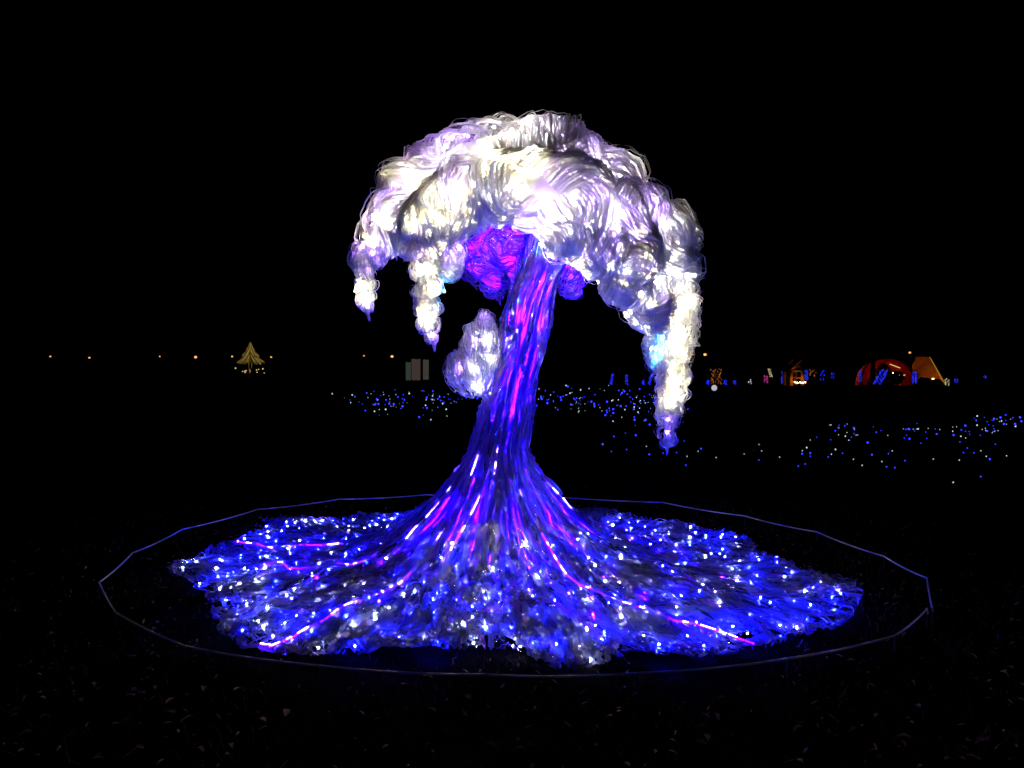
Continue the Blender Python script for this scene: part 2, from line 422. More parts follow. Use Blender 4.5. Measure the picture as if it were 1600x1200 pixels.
tassel(bud, 757, 506, -.12, (.02, 0, 1), .11, 30, .07, .9, M['clearstrand'])
tassel(bud, 740, 524, -.13, (.08, 0, 1), .08, 26, .07, .9, M['clearstrand'])
tassel(bud, 714, 566, -.12, (.0, 0, 1), .09, 24, .06, .8, M['clearstrand'])
# ---- trunk and skirt: a flared surface around a leaning axis
PR = np.array([(0.15, 2.75), (0.16, 2.5), (0.165, 2.1), (0.165, 1.76), (0.175, 1.45), (0.19, 1.2), (0.215, 0.95), (0.27, .83), (0.37, .70), (0.58, .46), (0.86, .25), (1.15, .13), (1.5, .08), (1.9, .05), (2.3, .025)])
seglen = np.concatenate([[0], np.cumsum(np.hypot(*np.diff(PR, axis=0).T))]); STOT = seglen[-1]
S_SK = np.interp(0.86, PR[:, 0][6:], seglen[6:])
AXZ = np.array([0, .5, .95, 1.2, 1.46, 1.76, 2.07, 2.27, 2.53, 2.8]); AXP = [775, 775, 780, 791, 801, 815, 828, 838, 852, 868]
AXX = (np.array(AXP) - 800) / F * D
OUTL = [(262, 905), (330, 872), (375, 842), (430, 824), (520, 812), (620, 806), (760, 802), (900, 803), (1000, 812), (1100, 828), (1165, 848), (1200, 872), (1262, 900), (1300, 915), (1350, 915),
        (1356, 940), (1340, 965), (1280, 990), (1215, 1008), (1160, 1024), (1085, 1040), (990, 1022), (880, 1046), (810, 1020), (700, 1016), (580, 1024), (480, 1016), (390, 1019), (350, 995), (338, 968), (345, 945), (330, 925), (300, 915)]
op = np.array([gnd(x, y, 0.03) for x, y in OUTL])[:, :2] - TO[:2]
oth = np.arctan2(op[:, 1], op[:, 0]); orr = np.hypot(op[:, 0], op[:, 1]); o_ = np.argsort(oth)
oth, orr = oth[o_], orr[o_]
oth = np.concatenate([oth - 2 * math.pi, oth, oth + 2 * math.pi]); orr = np.tile(orr, 3)
def rout(th): return np.interp(np.mod(th + math.pi, 2 * math.pi) - math.pi, oth, orr)
def surf(th, s, h=0.0):
    """point on the trunk/skirt at angle th, arc length s from the top, lifted by h; with normal"""
    r = np.interp(s, seglen, PR[:, 0]); z = np.interp(s, seglen, PR[:, 1])
    over = np.clip(r - 0.86, 0, None)
    r = np.minimum(r, 0.86) + over * (rout(th) - 0.86) / (2.3 - 0.86)
    fold = 0.035 * np.sin(th * 7 + 1.0) + 0.025 * np.sin(th * 13 + s * 1.3)
    amp = np.clip((s - 1.7) / 1.0, 0.25, 1) * np.clip((3.9 - s) / 1.0, 0.15, 1)
    bump = 0.02 * np.sin(s * 9 + 2 * np.sin(th * 2)) * np.clip((2.0 - s), 0, 1)
    r = r + r * fold * amp + bump
    lump = np.clip((s - 2.6) / .8, 0, 1) * (0.022 * np.sin(th * 9 + s * 4) + 0.02 * np.sin(th * 17 - s * 7) + 0.02)
    z = z + lump
    ax = np.interp(z, AXZ, AXX)
    dr = np.interp(s + 0.03, seglen, PR[:, 0]) - np.interp(s - 0.03, seglen, PR[:, 0])
    dz = np.interp(s + 0.03, seglen, PR[:, 1]) - np.interp(s - 0.03, seglen, PR[:, 1])
    q = np.hypot(dr, dz) + 1e-9; nr = -dz / q; nz = dr / q
    n = np.stack([nr * np.cos(th), nr * np.sin(th), nz], -1)
    p = np.stack([ax + r * np.cos(th), 5.95 + r * np.sin(th), z], -1)
    return p + n * np.asarray(h)[..., None], n
def zof(x, y):
    th = math.atan2(y - TO[1], x - TO[0]); r = math.hypot(x - TO[0], y - TO[1])
    rn = r if r < .86 else 0.86 + (r - .86) * (2.3 - .86) / max(rout(th) - .86, .1)
    return float(np.interp(rn, PR[6:, 0], seglen[6:])), th
def skirt_path(pix, lift=0.03, n=40):
    """picture points laid onto the skirt"""
    out = []
    for px, py in pix:
        z = 0.05
        for _ in range(6):
            p = gnd(px, py, z); s, th = zof(p[0], p[1]); q, _n = surf(np.array(th), np.array(s), np.array(lift)); z = z * 0.4 + 0.6 * q[2]
        out.append((th, s))
    out = np.array(out); tt = np.linspace(0, len(out) - 1, n)
    th = np.interp(tt, np.arange(len(out)), np.unwrap(out[:, 0])); s = np.interp(tt, np.arange(len(out)), out[:, 1])
    return surf(th, s, np.full(n, lift))[0]

def sheet(name, s0, s1, ns, nth, h, material, parent=None):
    th = np.linspace(-math.pi, math.pi, nth + 1)[:-1]; s = np.linspace(s0, s1, ns)
    TH, SS = np.meshgrid(th, s, indexing='ij')
    jit = rng.normal(0, 0.006, TH.shape) + h
    if s1 > 4: 
        SS = SS - (SS > s1 - .01) * rng.uniform(0, 0.25, (nth, 1))
    P, _ = surf(TH, SS, jit)
    i = np.arange(nth)[:, None] * ns; i2 = ((np.arange(nth) + 1) % nth)[:, None] * ns; j = np.arange(ns - 1)[None]
    Q = np.stack([i + j, i2 + j, i2 + j + 1, i + j + 1], -1)
    return part(name, new_mesh(name, P, Q, 4, [material]), parent)
trunk = sheet('trunk', 0, S_SK, 60, 60, -0.022, M['trunk'])
skirt = sheet('root_skirt', S_SK, STOT - .12, 26, 160, -0.012, M['skirt'])

def film_strips(n, s_lo, s_hi, Lr, wr, lift, drift, crumple, seg, thf=None):
    th0 = rng.uniform(-math.pi, math.pi, n) if thf is None else thf(n)
    s0 = s_lo + (s_hi - s_lo) * rng.random(n)
    L = rng.uniform(*Lr, n); t = np.linspace(0, 1, seg + 1)[None]
    s = s0[:, None] + L[:, None] * t
    s = np.minimum(s, STOT + rng.uniform(-.22, .1, (n, 1)))
    r = np.interp(s, seglen, PR[:, 0])
    a = rng.normal(0, drift, (n, 1)); c = rng.normal(0, drift * 1.2, (n, 1)); ph = rng.uniform(0, 6.28, (n, 1))
    th = th0[:, None] + (a * L[:, None] * t + c * L[:, None] * 0.35 * np.sin(3 * t + ph)) / r
    h = rng.uniform(lift[0], lift[1], (n, 1)) + rng.uniform(0, crumple, (n, 1)) * np.sin(t * rng.uniform(4, 11, (n, 1)) + ph) ** 2 + rng.normal(0, crumple * .12, (n, seg + 1))
    P, N = surf(th, s, h)
    P[..., 2] = np.maximum(P[..., 2], 0.006)
    T = unit(np.gradient(P, axis=1)); tw = rng.normal(0, 0.28, (n, 1, 1)) + np.cumsum(rng.normal(0, 0.09, (n, seg + 1, 1)), axis=1)
    Wd = unit(np.cross(N, T)); Wd = unit(Wd * np.cos(tw) + N * np.sin(tw))
    wd = rng.uniform(*wr, (n, 1)) * rng.uniform(0.9, 1.08, (n, seg + 1)); wd[:, 0] *= .5; wd[:, -1] *= rng.uniform(.15, .6, n); wd[:, -2] *= rng.uniform(.6, 1, n)
    P = P + N * 0.0
    P[..., 2] = np.maximum(P[..., 2], 0.008 + 0.3 * wd * np.abs(np.sin(tw[..., 0])))
    return P, Wd, wd

FM = [M['film_white'], M['film_clear'], M['film_led_blue'], M['film_violet']]
def lay(parent, n, probs, big, *args, **kw):
    P, Wd, wd = film_strips(n, *args, **kw)
    k = rng.choice(4, n, p=probs)
    show = P[:, :, 1].mean(1)                       # nearest ones become single parts
    order = np.argsort(show); single = set(order[:big * 2:2].tolist())
    rest = [i for i in range(n) if i not in single]
    for i in single:
        V, Q = ribbons(P[i:i + 1], Wd[i:i + 1], wd[i:i + 1])
        part('film_strip', new_mesh('film_strip', V, Q, 4, [FM[k[i]]]), parent)
    V, Q = ribbons(P[rest], Wd[rest], wd[rest])
    o = part('film_fringe', new_mesh('film_fringe', V, Q, 4, FM, np.repeat(k[rest], P.shape[1] - 1)), parent)
    o['kind'] = 'stuff'
lay(trunk, 700, [.06, .18, .40, .36], 60, 0.0, 1.7, (0.25, 0.6), (0.010, 0.035), (-0.012, 0.012), 0.07, 0.018, 10)
lay(trunk, 1300, [.06, .18, .41, .35], 60, 1.4, 2.7, (0.35, 0.9), (0.010, 0.034), (-0.012, 0.015), 0.05, 0.018, 12)
lay(skirt, 1500, [.36, .27, .20, .17], 60, 2.35, 3.2, (0.35, 0.9), (0.010, 0.045), (-0.005, 0.025), 0.10, 0.035, 12)
lay(skirt, 4200, [.48, .27, .17, .08], 120, 2.8, 4.3, (0.25, 0.75), (0.008, 0.042), (-0.01, 0.026), 0.22, 0.04, 11)

# broad crinkled pieces of film among the strips
def patches(parent, n, probs, *args, **kw):
    P, Wd, wd = film_strips(n, *args, **kw); k = rng.choice(4, n, p=probs)
    for i in range(n):
        m = P.shape[1]; w5 = np.linspace(-.5, .5, 4)[None, :, None]
        N = np.cross(Wd[i], unit(np.gradient(P[i], axis=0)))
        V = P[i][:, None] + Wd[i][:, None] * wd[i][:, None, None] * w5 + N[:, None] * rng.normal(0, wd[i].mean() * .10, (m, 4, 1))
        V[..., 2] = np.maximum(V[..., 2], .01)
        a_ = np.arange(m - 1)[:, None] * 4; b_ = np.arange(3)[None]
        part('film_sheet', new_mesh('film_sheet', V, np.stack([a_ + b_, a_ + b_ + 1, a_ + b_ + 5, a_ + b_ + 4], -1), 4, [FM[k[i]]]), parent)
front_th = lambda n: FR0 + rng.uniform(-1.9, 1.9, n)
FR0 = -math.pi / 2
patches(trunk, 90, [.15, .2, .35, .3], 0.2, 2.6, (0.10, 0.28), (0.03, 0.075), (0.004, 0.02), 0.15, 0.02, 6, thf=front_th)
patches(skirt, 210, [.6, .25, .1, .05], 2.5, 4.2, (0.16, 0.42), (0.03, 0.11), (0.012, 0.035), 0.22, 0.035, 7, thf=front_th)

# ---- led bulbs
def bulb_mesh(kind, r):
    a = Acc(); a.ball((0, 0, 0), r, 0, 4, 5)
    me = a.mesh('bulb_' + kind, [LED[kind]]); me['local'] = 1
    return me
BM = {}
def bulb(p, kind, r, parent):
    key = (kind, r)
    if key not in BM: BM[key] = bulb_mesh(kind, r)
    o = part('bulb', BM[key], parent); o.location = np.asarray(p) - TO
    return o
def bulbs_joined(pts, kinds, r, parent):
    a = Acc(); ks = sorted(set(kinds))
    for p, k in zip(pts, kinds): a.ball(p, r, ks.index(k), 4, 5)
    o = part('bulb_string', a.mesh('bulb_string', [LED[k] for k in ks]), parent); o['kind'] = 'stuff'

# canopy lamps under the strands, where the picture glows
HOT = [('warm', [(800, 252), (832, 258), (655, 268), (648, 285), (735, 338), (712, 345), (690, 350), (725, 322), (705, 328), (748, 328), (680, 335), (635, 340), (650, 352), (612, 350), (625, 375), (600, 340), (640, 330),
                 (850, 378), (878, 388), (815, 345), (862, 395), (760, 225), (900, 408), (990, 485), (965, 462), (1010, 505), (940, 438), (690, 380), (665, 420), (920, 425), (980, 470), (1000, 500), (780, 345)]),
       ('cool', [(905, 235), (930, 250), (850, 190), (955, 265), (1010, 330), (1060, 375), (1070, 400), (1045, 400), (1055, 425), (1035, 350), (690, 300), (855, 205), (1065, 350), (930, 345), (965, 290), (970, 270), (800, 200), (1030, 440), (1060, 450), (1070, 435), (1040, 425), (1075, 380), (1020, 400), (1000, 440), (970, 425), (945, 415), (880, 340), (905, 385)]),
       ('purple', [(705, 212), (695, 225), (612, 295), (605, 315), (640, 255), (905, 222), (880, 205), (965, 262), (985, 300), (975, 330), (995, 350), (960, 370), (1005, 415), (950, 395), (690, 270), (1020, 330),
                   (600, 385), (585, 395), (620, 390), (870, 340), (700, 400), (720, 385), (890, 340), (985, 440), (1010, 380), (930, 310), (915, 245), (890, 230), (935, 262), (865, 195), (945, 275), (975, 285), (1000, 310)])]
C_D, R_D = CA, RA
for kind, pts in HOT:
    for px, py in pts:
        p = front(px, py, C_D, R_D); _, g, _ = sdf(p[None], C_D, R_D)
        bulb(p - g[0] * (0.02 if (py < 318 or kind != 'warm') and px < 1000 else -.022), kind, 0.014 if kind != 'purple' else 0.0125, owner(p))
for kind, pts in (('warm', [(1060, 490), (1055, 505), (1063, 520), (1052, 535), (1060, 552), (1056, 566), (1058, 582), (1055, 600), (1056, 615), (1048, 630), (1075, 470)]), ('cyan', [(1024, 545), (1026, 562), (1034, 530)]), ('purple', [(1043, 655), (1043, 676), (1028, 590)])):
    for px, py in pts:
        p = front(px, py, *field(TAIL_R)); _, g, _ = sdf(p[None], *field(TAIL_R)); bulb(p - g[0] * 0.006, kind, dict(warm=.0145, cyan=.011, purple=.006)[kind], tail_r)
for kind, pts in (('warm', [(564, 442), (568, 455), (573, 468)]), ('purple', [(575, 420), (590, 405), (573, 476), (565, 385)])):
    for px, py in pts:
        p = front(px, py, *field(TAIL_L)); bulb(p + np.array([0, .01, 0]), kind, .011 if kind == 'warm' else .006, tail_l)
for kind, pts in (('warm', [(678, 448), (660, 490), (668, 505), (672, 425), (676, 395)]), ('cyan', [(690, 440), (694, 455)]), ('purple', [(676, 524), (700, 410), (655, 400)])):
    for px, py in pts:
        p = front(px, py, *field(TAIL_M)); bulb(p + np.array([0, .01, 0]), kind, .012 if kind == 'warm' else .0065, tail_m)
fl = surface_points(CA, RA, 5000, 0.165, lambda c: (c[:, 1] < D + 0.1) & (c[:, 2] > 1.9))  # fill bulbs added at random to even out the canopy light
for i, p in enumerate(fl):
    _, g, _ = sdf(p[None], CA, RA)
    bulb(p + g[0] * random.choice((.0, .015, .03, .05)) * (1 if sdf(p[None], CA, RA)[2][0] > .13 else -.3), ('cool', 'purple', 'cool', 'warm', 'cool')[i % 5], 0.0088, owner(p))
for px, py in ((730, 300), (750, 310), (770, 302), (745, 290), (715, 312), (870, 355), (890, 365), (850, 350), (950, 405), (980, 420), (1005, 430), (1000, 455), (975, 440), (1015, 470), (1020, 440), (760, 270), (790, 325)):  # extra bulbs added outside the surface to brighten dark patches
    p = front(px, py, CA, RA); _, g, _ = sdf(p[None], CA, RA); bulb(p + g[0] * .065, random.choice(('warm', 'cool')), 0.0088, canopy)
rim = surface_points(CA, RA, 9000, 0.155, lambda c: (c[:, 1] < D + 0.1) & (c[:, 2] > 1.7) & (sdf(c, CA, RA)[1][:, 2] < -.25))
for p in rim:
    _, g, _ = sdf(p[None], CA, RA); bulb(p + g[0] * random.choice((.02, .04, .06)) * (1 if sdf(p[None], CA, RA)[2][0] > .13 else -.2), 'warm', 0.0085, owner(p))
print('rim', len(rim), 'fill', len(fl))
# more along the sides and back
ex = surface_points(CA, RA, 900, 0.34, lambda c: c[:, 1] > D + 0.1)
for i, p in enumerate(ex): bulb(p, ('cool', 'purple', 'warm')[i % 3], 0.011, canopy)
for px, py, kind in ((790, 395, 'magenta'), (800, 405, 'magenta'), (760, 380, 'violet'), (745, 410, 'violet'), (775, 440, 'violet'), (800, 360, 'violet'), (770, 355, 'magenta'), (815, 420, 'violet'), (735, 390, 'violet'), (895, 430, 'violet'), (900, 445, 'violet'), (885, 415, 'magenta')):
    p = front(px, py, *field(INNER)); bulb(p + np.array([0, 0.13, 0]), kind, 0.0046, inner)
for px, py, kind in ((758, 530, 'cool'), (765, 560, 'cool'), (738, 575, 'cool'), (757, 495, 'purple'), (740, 530, 'purple'), (716, 575, 'purple'), (742, 605, 'cool')):
    p = front(px, py, *field(BUD)); bulb(p + np.array([.01, .03, 0]), kind, 0.010 if kind == 'cool' else .006, bud)

# trunk lamps under the film
def on_trunk(n, lo, hi, h):
    th = rng.uniform(-math.pi, math.pi, n); s = rng.uniform(lo, hi, n)
    return surf(th, s, np.full(n, h))[0]
P1 = on_trunk(130, 0.45, 1.7, -0.13); P2 = np.concatenate([on_trunk(270, 1.6, 2.55, -0.13), on_trunk(200, 2.5, 2.95, -0.09)])
PT = np.concatenate([P1, P2]); kt = rng.choice(['trunkblue', 'violet'], len(PT), p=[.5, .5])
bulbs_joined(PT, list(kt), 0.0042, trunk)
for px, py, sd in ((838, 392, .03), (846, 400, .03), (828, 430, .03), (800, 540, .03), (812, 470, .03)):
    bulb(at(px, py, D - .2 + sd), 'cyan', .0065, trunk)
PF = on_trunk(130, 2.85, 3.55, .006)  # leds added for a blue-violet glow round the foot
bulbs_joined(PF, list(rng.choice(['footviolet', 'footblue'], len(PF))), .0042, skirt)
# led tapes running up the trunk
def led_tape(path, parent, on=0.6, dash=0.085, wdt=0.007, tape=True, kind='tape', back=None):
    P = np.asarray(path); cum = np.concatenate([[0], np.cumsum(np.linalg.norm(np.diff(P, axis=0), axis=1))])
    a = Acc()
    if tape: a.tube(P - np.array([0, 0, 0.004]), 0.0045 if back else 0.0035, 4, 0)
    x = 0.0
    while x < cum[-1] - 0.01:
        L = dash * random.uniform(.4, 1.8)
        if random.random() < on:
            q = np.stack([np.interp(np.linspace(x, min(x + L, cum[-1]), 4), cum, P[:, i]) for i in range(3)], -1)
            a.tube(q, wdt * random.uniform(.5, 1.0) * .5, 4, 1)
        x += L + random.uniform(.015, .10) if on < .8 else L + .008
    return part('led_strip', a.mesh('led_strip', [back or M['tape'], LED[kind]]), parent)
FR = -math.pi / 2
GLOW = emit('violet led tape sleeve', (0.045, 0.0008, 1.0), 12)
for dth, s0, s1, on in ((-1.0, 0.3, 2.9, .55), (-0.72, 1.2, 2.95, .5), (-0.28, 0.2, 2.5, .5), (0.05, 0.5, 2.3, .45), (0.42, 0.1, 2.8, .3), (0.85, 0.4, 2.7, .3), (1.5, .3, 2.5, .4), (2.3, .3, 2.6, .4), (3.1, .3, 2.6, .4), (-1.7, .3, 2.8, .4)):
    s = np.linspace(s0, s1, 60); th = FR + dth + 0.12 * np.sin(s * 2.1 + dth * 5)
    led_tape(surf(th, s, 0.012 + 0.01 * np.sin(s * 11 + dth))[0], trunk, on * .85, 0.10, 0.0055)
for pix, on in (([(848, 858), (885, 893), (940, 922), (1000, 947), (1060, 967), (1120, 984), (1185, 1003)], .79), ([(395, 1012), (420, 1011)], .95), ([(425, 1010), (465, 997), (490, 975), (530, 955), (570, 940), (610, 922), (650, 890)], .62),
                ([(408, 885), (432, 883), (458, 888)], .9), ([(460, 888), (510, 884), (560, 880), (610, 862)], .35), ([(370, 848), (410, 848), (445, 856), (490, 852), (540, 848)], .5), ([(905, 823), (960, 819)], .5)):
    q = skirt_path(pix, 0.034); m_ = np.linspace(0, 1, len(q)); a1, a2 = random.uniform(0, 6), random.uniform(0, 6)
    lw = min(1.0, np.linalg.norm(q[-1] - q[0]) / 1.2) ** 2 * .6
    q[:, 0] += .02 * lw * np.sin(m_ * 9 + a1); q[:, 1] += .022 * lw * np.sin(m_ * 13 + a2); q[:, 2] += .012 * lw * np.sin(m_ * 17 + a1)
    led_tape(q, skirt, on * .72, 0.05, 0.006, True, 'tape', GLOW)

# bulbs strewn in the skirt: the nearest as single parts
cand = []
while len(cand) < 2600:
    th = random.uniform(-math.pi, math.pi); r0 = math.sqrt(random.uniform(.06, 1)) * 2.26
    if r0 > .72: cand.append((th, float(np.interp(r0, PR[6:, 0], seglen[6:]))))
cand = np.array(cand); PC, _ = surf(cand[:, 0], cand[:, 1], rng.uniform(0.004, 0.034, len(cand)))
keepi = []
for i in range(len(PC)):
    if not keepi or np.min(np.linalg.norm(PC[keepi] - PC[i], axis=1)) > random.choice((.05, .09, .13)): keepi.append(i)
    if len(keepi) >= 560: break
PB = PC[keepi]; nb = len(PB)
kb = np.where(rng.random(nb) < .36, 'white', 'blue')
order = np.argsort(PB[:, 1]); sg = order[:100]; rs = order[100:]
for i in sg: bulb(PB[i], str(kb[i]), 0.0036 if kb[i] == 'white' else .0043, skirt)
bulbs_joined(PB[rs], [str(k) for k in kb[rs]], 0.0044, skirt)

# ------------------------------------------------------------------ rope round the sculpture
RP = [(155, 910), (207, 864), (285, 827), (402, 796), (530, 780), (665, 773), (838, 774), (1036, 785), (1163, 806), (1276, 831), (1381, 869), (1448, 903), (1456, 948)]
RP2 = [(1448, 952), (1398, 993), (1230, 1029), (996, 1052), (758, 1054), (498, 1040), (288, 1009), (181, 957)]
ropef = link('rope_fence', None, None, (0, 5.9, 0))
tag(ropef, 'low white cord strung between short stakes in a ring round the glowing tree', 'rope fence')
RO = np.array([0, 5.9, 0])
pts = [gnd(x, y, 0.09) for x, y in RP + RP2]
# short stake
a = Acc(); a.tube([(0, 0, -0.03), (0, 0, .08), (0, 0, .10)], [.004, .004, .002], 6); a.tube([(.003, 0, .088), (.012, 0, .092), (.012, 0, .100)], .0022, 4)
stm = a.mesh('stake', [M['metal']])
for p in pts:
    o = link('stake', stm, ropef); o.location = (p[0], p[1] - 5.9, 0)
for i in range(len(pts)):
    if i == len(RP) - 1: continue                    # the cord is open here
    p, q = pts[i], pts[(i + 1) % len(pts)]
    t = np.linspace(0, 1, 12)[:, None]; c = p * (1 - t) + q * t; c[:, 2] -= 0.012 * 4 * t[:, 0] * (1 - t[:, 0])
    a = Acc(); a.tube(c - RO, 0.0054, 6); link('cord', a.mesh('cord', [M['rope']], True), ropef)
for e in (pts[len(RP) - 1], pts[len(RP)]):           # knots at the two ends
    a = Acc(); a.ball(e - RO, (.008, .008, .010), 0); a.tube([e - RO, e - RO + [.006, 0, -.015], e - RO + [.01, .005, -.03]], .003, 5)
    link('knot', a.mesh('knot', [M['rope']]), ropef)

# ------------------------------------------------------------------ far things
FK = 0.42
def femit(name, col, s): return emit(name, col, s * FK)
LM = {
    'lamp': femit('sodium lamp', (1.0, 0.36, 0.1), 1.6),
    'gold': femit('gold fairy lights', (0.9, 0.58, 0.08), 0.055),
    'goldb': femit('bright gold fairy lights', (1.0, 0.7, 0.3), 0.6),
    'bluef': femit('blue fairy lights', (0.02, 0.03, 1.0), 1.2),
    'pinkf': femit('pink fairy lights', (1.0, 0.08, 0.55), 0.5),
    'whitef': femit('white fairy lights', (0.9, 0.95, 1.0), 0.9),
    'creamf': femit('cream fairy lights', (1.0, 0.85, 0.45), 0.6),
    'orangef': femit('orange fairy lights', (1.0, 0.3, 0.06), 0.35),
    'blue_pt': femit('blue stake light', (0.03, 0.04, 1.0), 2.2),
    'white_pt': femit('white stake light', (0.8, 1.0, 0.95), 0.8),
}
M['bark'] = diffuse('bark', (0.05, 0.035, 0.025))

# street lamps on the far road
DL = 210.0
lm = []
for i, (px, py, sz, pole_lab) in enumerate(((82, 557, 1.6, ''), (143, 559, 1.8, ''), (253, 557, 1.3, ''), (309, 558, 2.8, ''), (366, 557, 1.7, ''), (427, 558, 1.7, ''), (572, 556, 1.5, ''), (616, 557, 2.8, ''), (838, 557, 1.8, ''), (1086, 554, 1.8, ''), (1105, 554, 3.0, ''), (1425, 551, 2.2, ''))):
    c = at(px, py, DL); r = sz / F * DL * .8
    t = link('street_lamp', None, None, (c[0], DL, 0))
    desc = ['leftmost tiny orange lamp on the horizon', 'second tiny orange lamp from the left on the horizon', 'faint pale lamp left of the larger orange one', 'larger orange street lamp left of the golden tree',
            'small orange lamp just left of the golden tree', 'small orange lamp just right of the golden tree', 'faint lamp left of the bright one near the pale panels', 'bright orange street lamp beside the pale panels',
            'small orange lamp seen just right of the glowing trunk', 'small orange lamp at the edge of the right hanging tail', 'bright orange street lamp right of the hanging tail', 'yellow street lamp above the red dome tent'][i]
    tag(t, desc, 'street lamp', 'street lamps along the horizon')
    a = Acc(); a.tube([(0, 0, 0), (0, 0, c[2] * .5), (0, 0, c[2])], [.09, .07, .05], 6); a.tube([(0, 0, c[2]), (-.3, 0, c[2] + .25), (-.6, 0, c[2] + .2)], .04, 5)
    link('pole', a.mesh('pole', [M['metal']]), t)
    a = Acc(); a.ball((-.6, 0, c[2]), (r, r, r * .8), 0); link('lamp_head', a.mesh('lamp_head', [LM['lamp']]), t)

# golden tree of light strings
DT = 150.0; k = DT / F
t = link('golden_light_tree', None, None, ((391 - 800) * k, DT, 0)); tag(t, 'golden cone-shaped tree of hanging light strings on the far left', 'light tree')
ztop = H + (582 - 536) * k; zb = H + (582 - 567) * k
a = Acc(); a.tube([(0, 0, 0), (0, 0, zb), (0, 0, ztop)], [.35, .28, .06], 8); link('trunk', a.mesh('trunk', [M['bark']]), t)
GS = [femit('gold string dim', (0.9, 0.5, 0.06), 0.05), femit('gold string', (0.9, 0.56, 0.08), 0.11), femit('gold string bright', (0.95, 0.72, 0.22), 0.2)]
for tier, (z1, z0, r0, n) in enumerate(((ztop + .1, ztop - 1.8, 0.9, 34), (ztop - .7, ztop - 2.9, 1.6, 50), (ztop - 1.7, ztop - 4.1, 2.5, 70))):
    a = Acc()
    for j in range(n):
        an = 2 * math.pi * j / n + random.uniform(-.1, .1); rr = r0 * random.uniform(.8, 1.12); e = random.uniform(.8, 1.08)
        q = [(math.cos(an) * rr * (.1 + .9 * f ** 1.35), math.sin(an) * rr * (.1 + .9 * f ** 1.35), z1 + (z0 - z1) * f * e) for f in (0, .3, .6, .85, 1.0)]
        a.tube(q, random.uniform(.05, .09), 4, random.choice((0, 0, 1, 1, 2)))
    link('light_string', a.mesh('light_string', GS), t)
a = Acc()
for j in range(14): a.ball((random.uniform(-3, 3), random.uniform(-.6, .6), H - (random.uniform(575, 583) - 582) * k), random.uniform(.08, .16), 0)
o = link('garland_lamp', a.mesh('garland_lamp', [LM['goldb']]), t); o['kind'] = 'stuff'
a = Acc()
for j in range(10): a.tube([(.15 * math.cos(j), .3 * math.sin(j), zb * .2), (.35 * math.cos(j * 2), .3 * math.sin(j), zb)], .04, 4)
link('trunk_string', a.mesh('trunk_string', [GS[1]]), t)

# pale lit panels
DP = 140.0; k = DP / F
t = link('lantern_panel', None, None, ((652 - 800) * k, DP, 0)); tag(t, 'dim grey fabric panels glowing faintly between dark posts left of the trunk', 'lit panels')
fabric = []  # no lamp behind: the backlight is put into the fabric as emission
for nm, c0, c1 in (('a', (.03, .032, .028), (.026, .04, .032)), ('b', (.034, .034, .028), (.055, .026, .028)), ('c', (.03, .031, .038), (.05, .044, .028))):
    m, n, out = mat('self-glowing fabric ' + nm); e = n.nodes.new('ShaderNodeEmission'); tx = n.nodes.new('ShaderNodeTexNoise'); tx.inputs['Scale'].default_value = 1.1
    tc = n.nodes.new('ShaderNodeTexCoord'); mx = n.nodes.new('ShaderNodeMix'); mx.data_type = 'RGBA'; mx.inputs[6].default_value = (*c0, 1); mx.inputs[7].default_value = (*c1, 1)
    n.links.new(tc.outputs['Object'], tx.inputs['Vector']); n.links.new(tx.outputs[0], mx.inputs[0]); e.inputs[1].default_value = FK; n.links.new(mx.outputs[2], e.inputs[0]); n.links.new(e.outputs[0], out.inputs[0]); fabric.append(m)
for i, (x0, x1, y0, y1) in enumerate(((634, 642, 566, 594), (643, 657, 561, 594), (661, 670, 562, 593))):
    xs = (np.linspace(x0, x1, 7) - 652) * k; zt = H - (y0 - 582) * k; zl = H - (y1 - 582) * k
    a = Acc()
    fy = 0.12 * np.sin(np.arange(7) * 1.9)
    top = np.stack([xs, fy, np.full(7, zt) + .06 * np.sin(np.arange(7) * 1.3)], -1); bot = np.stack([xs * .99, fy, np.full(7, zl) + .1 * np.sin(np.arange(7) * 2.3 + i)], -1)
    for dy in (-.02, .02):
        V = np.concatenate([top + [0, dy, 0], bot + [0, dy, 0]]); j = np.arange(6); a.add(V, np.stack([j, j + 1, j + 8, j + 7], -1))
    link('fabric_panel', a.mesh('fabric_panel', [fabric[i]]), t)
for px in (633, 642.5, 659, 671):
    a = Acc(); a.tube([((px - 652) * k, .15, 0), ((px - 652) * k, .15, H + 22 * k)], .09, 6); link('post', a.mesh('post', [M['metal']]), t)

# small trees wrapped in fairy lights
def wrapped(px, ytop, ybot, wpx, kind, label, lean=0.0, n=26, d=95.0, group='small trees wrapped in fairy lights'):
    k = d / F; t = link('wrapped_tree', None, None, ((px - 800) * k, d, 0)); tag(t, label, 'lit tree', group)
    zt = H - (ytop - 582) * k; zl = max(H - (ybot - 582) * k, .05); ww = wpx * k * .5
    a = Acc(); a.tube([(0, 0, 0), (lean * .5, 0, zt * .5), (lean, 0, zt)], [ww * .35, ww * .3, ww * .12], 6)
    a.tube([(lean * .6, 0, zt * .6), (lean * .6 + ww * .7, 0, zt * .9)], ww * .12, 5); a.tube([(lean * .5, 0, zt * .55), (lean * .5 - ww * .7, 0, zt * .85)], ww * .12, 5)
    link('trunk', a.mesh('trunk', [M['bark']]), t)
    a = Acc()
    for j in range(n):
        f = (j + random.random()) / n; an = j * 2.4; z = zl + (zt - zl) * f
        a.ball((lean * z / zt + ww * .8 * math.cos(an) * random.uniform(.5, 1), ww * .8 * math.sin(an), z), random.uniform(.6, 1.1) * k, 0, 4, 6)
    o = link('fairy_lights', a.mesh('fairy_lights', [LM[kind]]), t); o['kind'] = 'stuff'
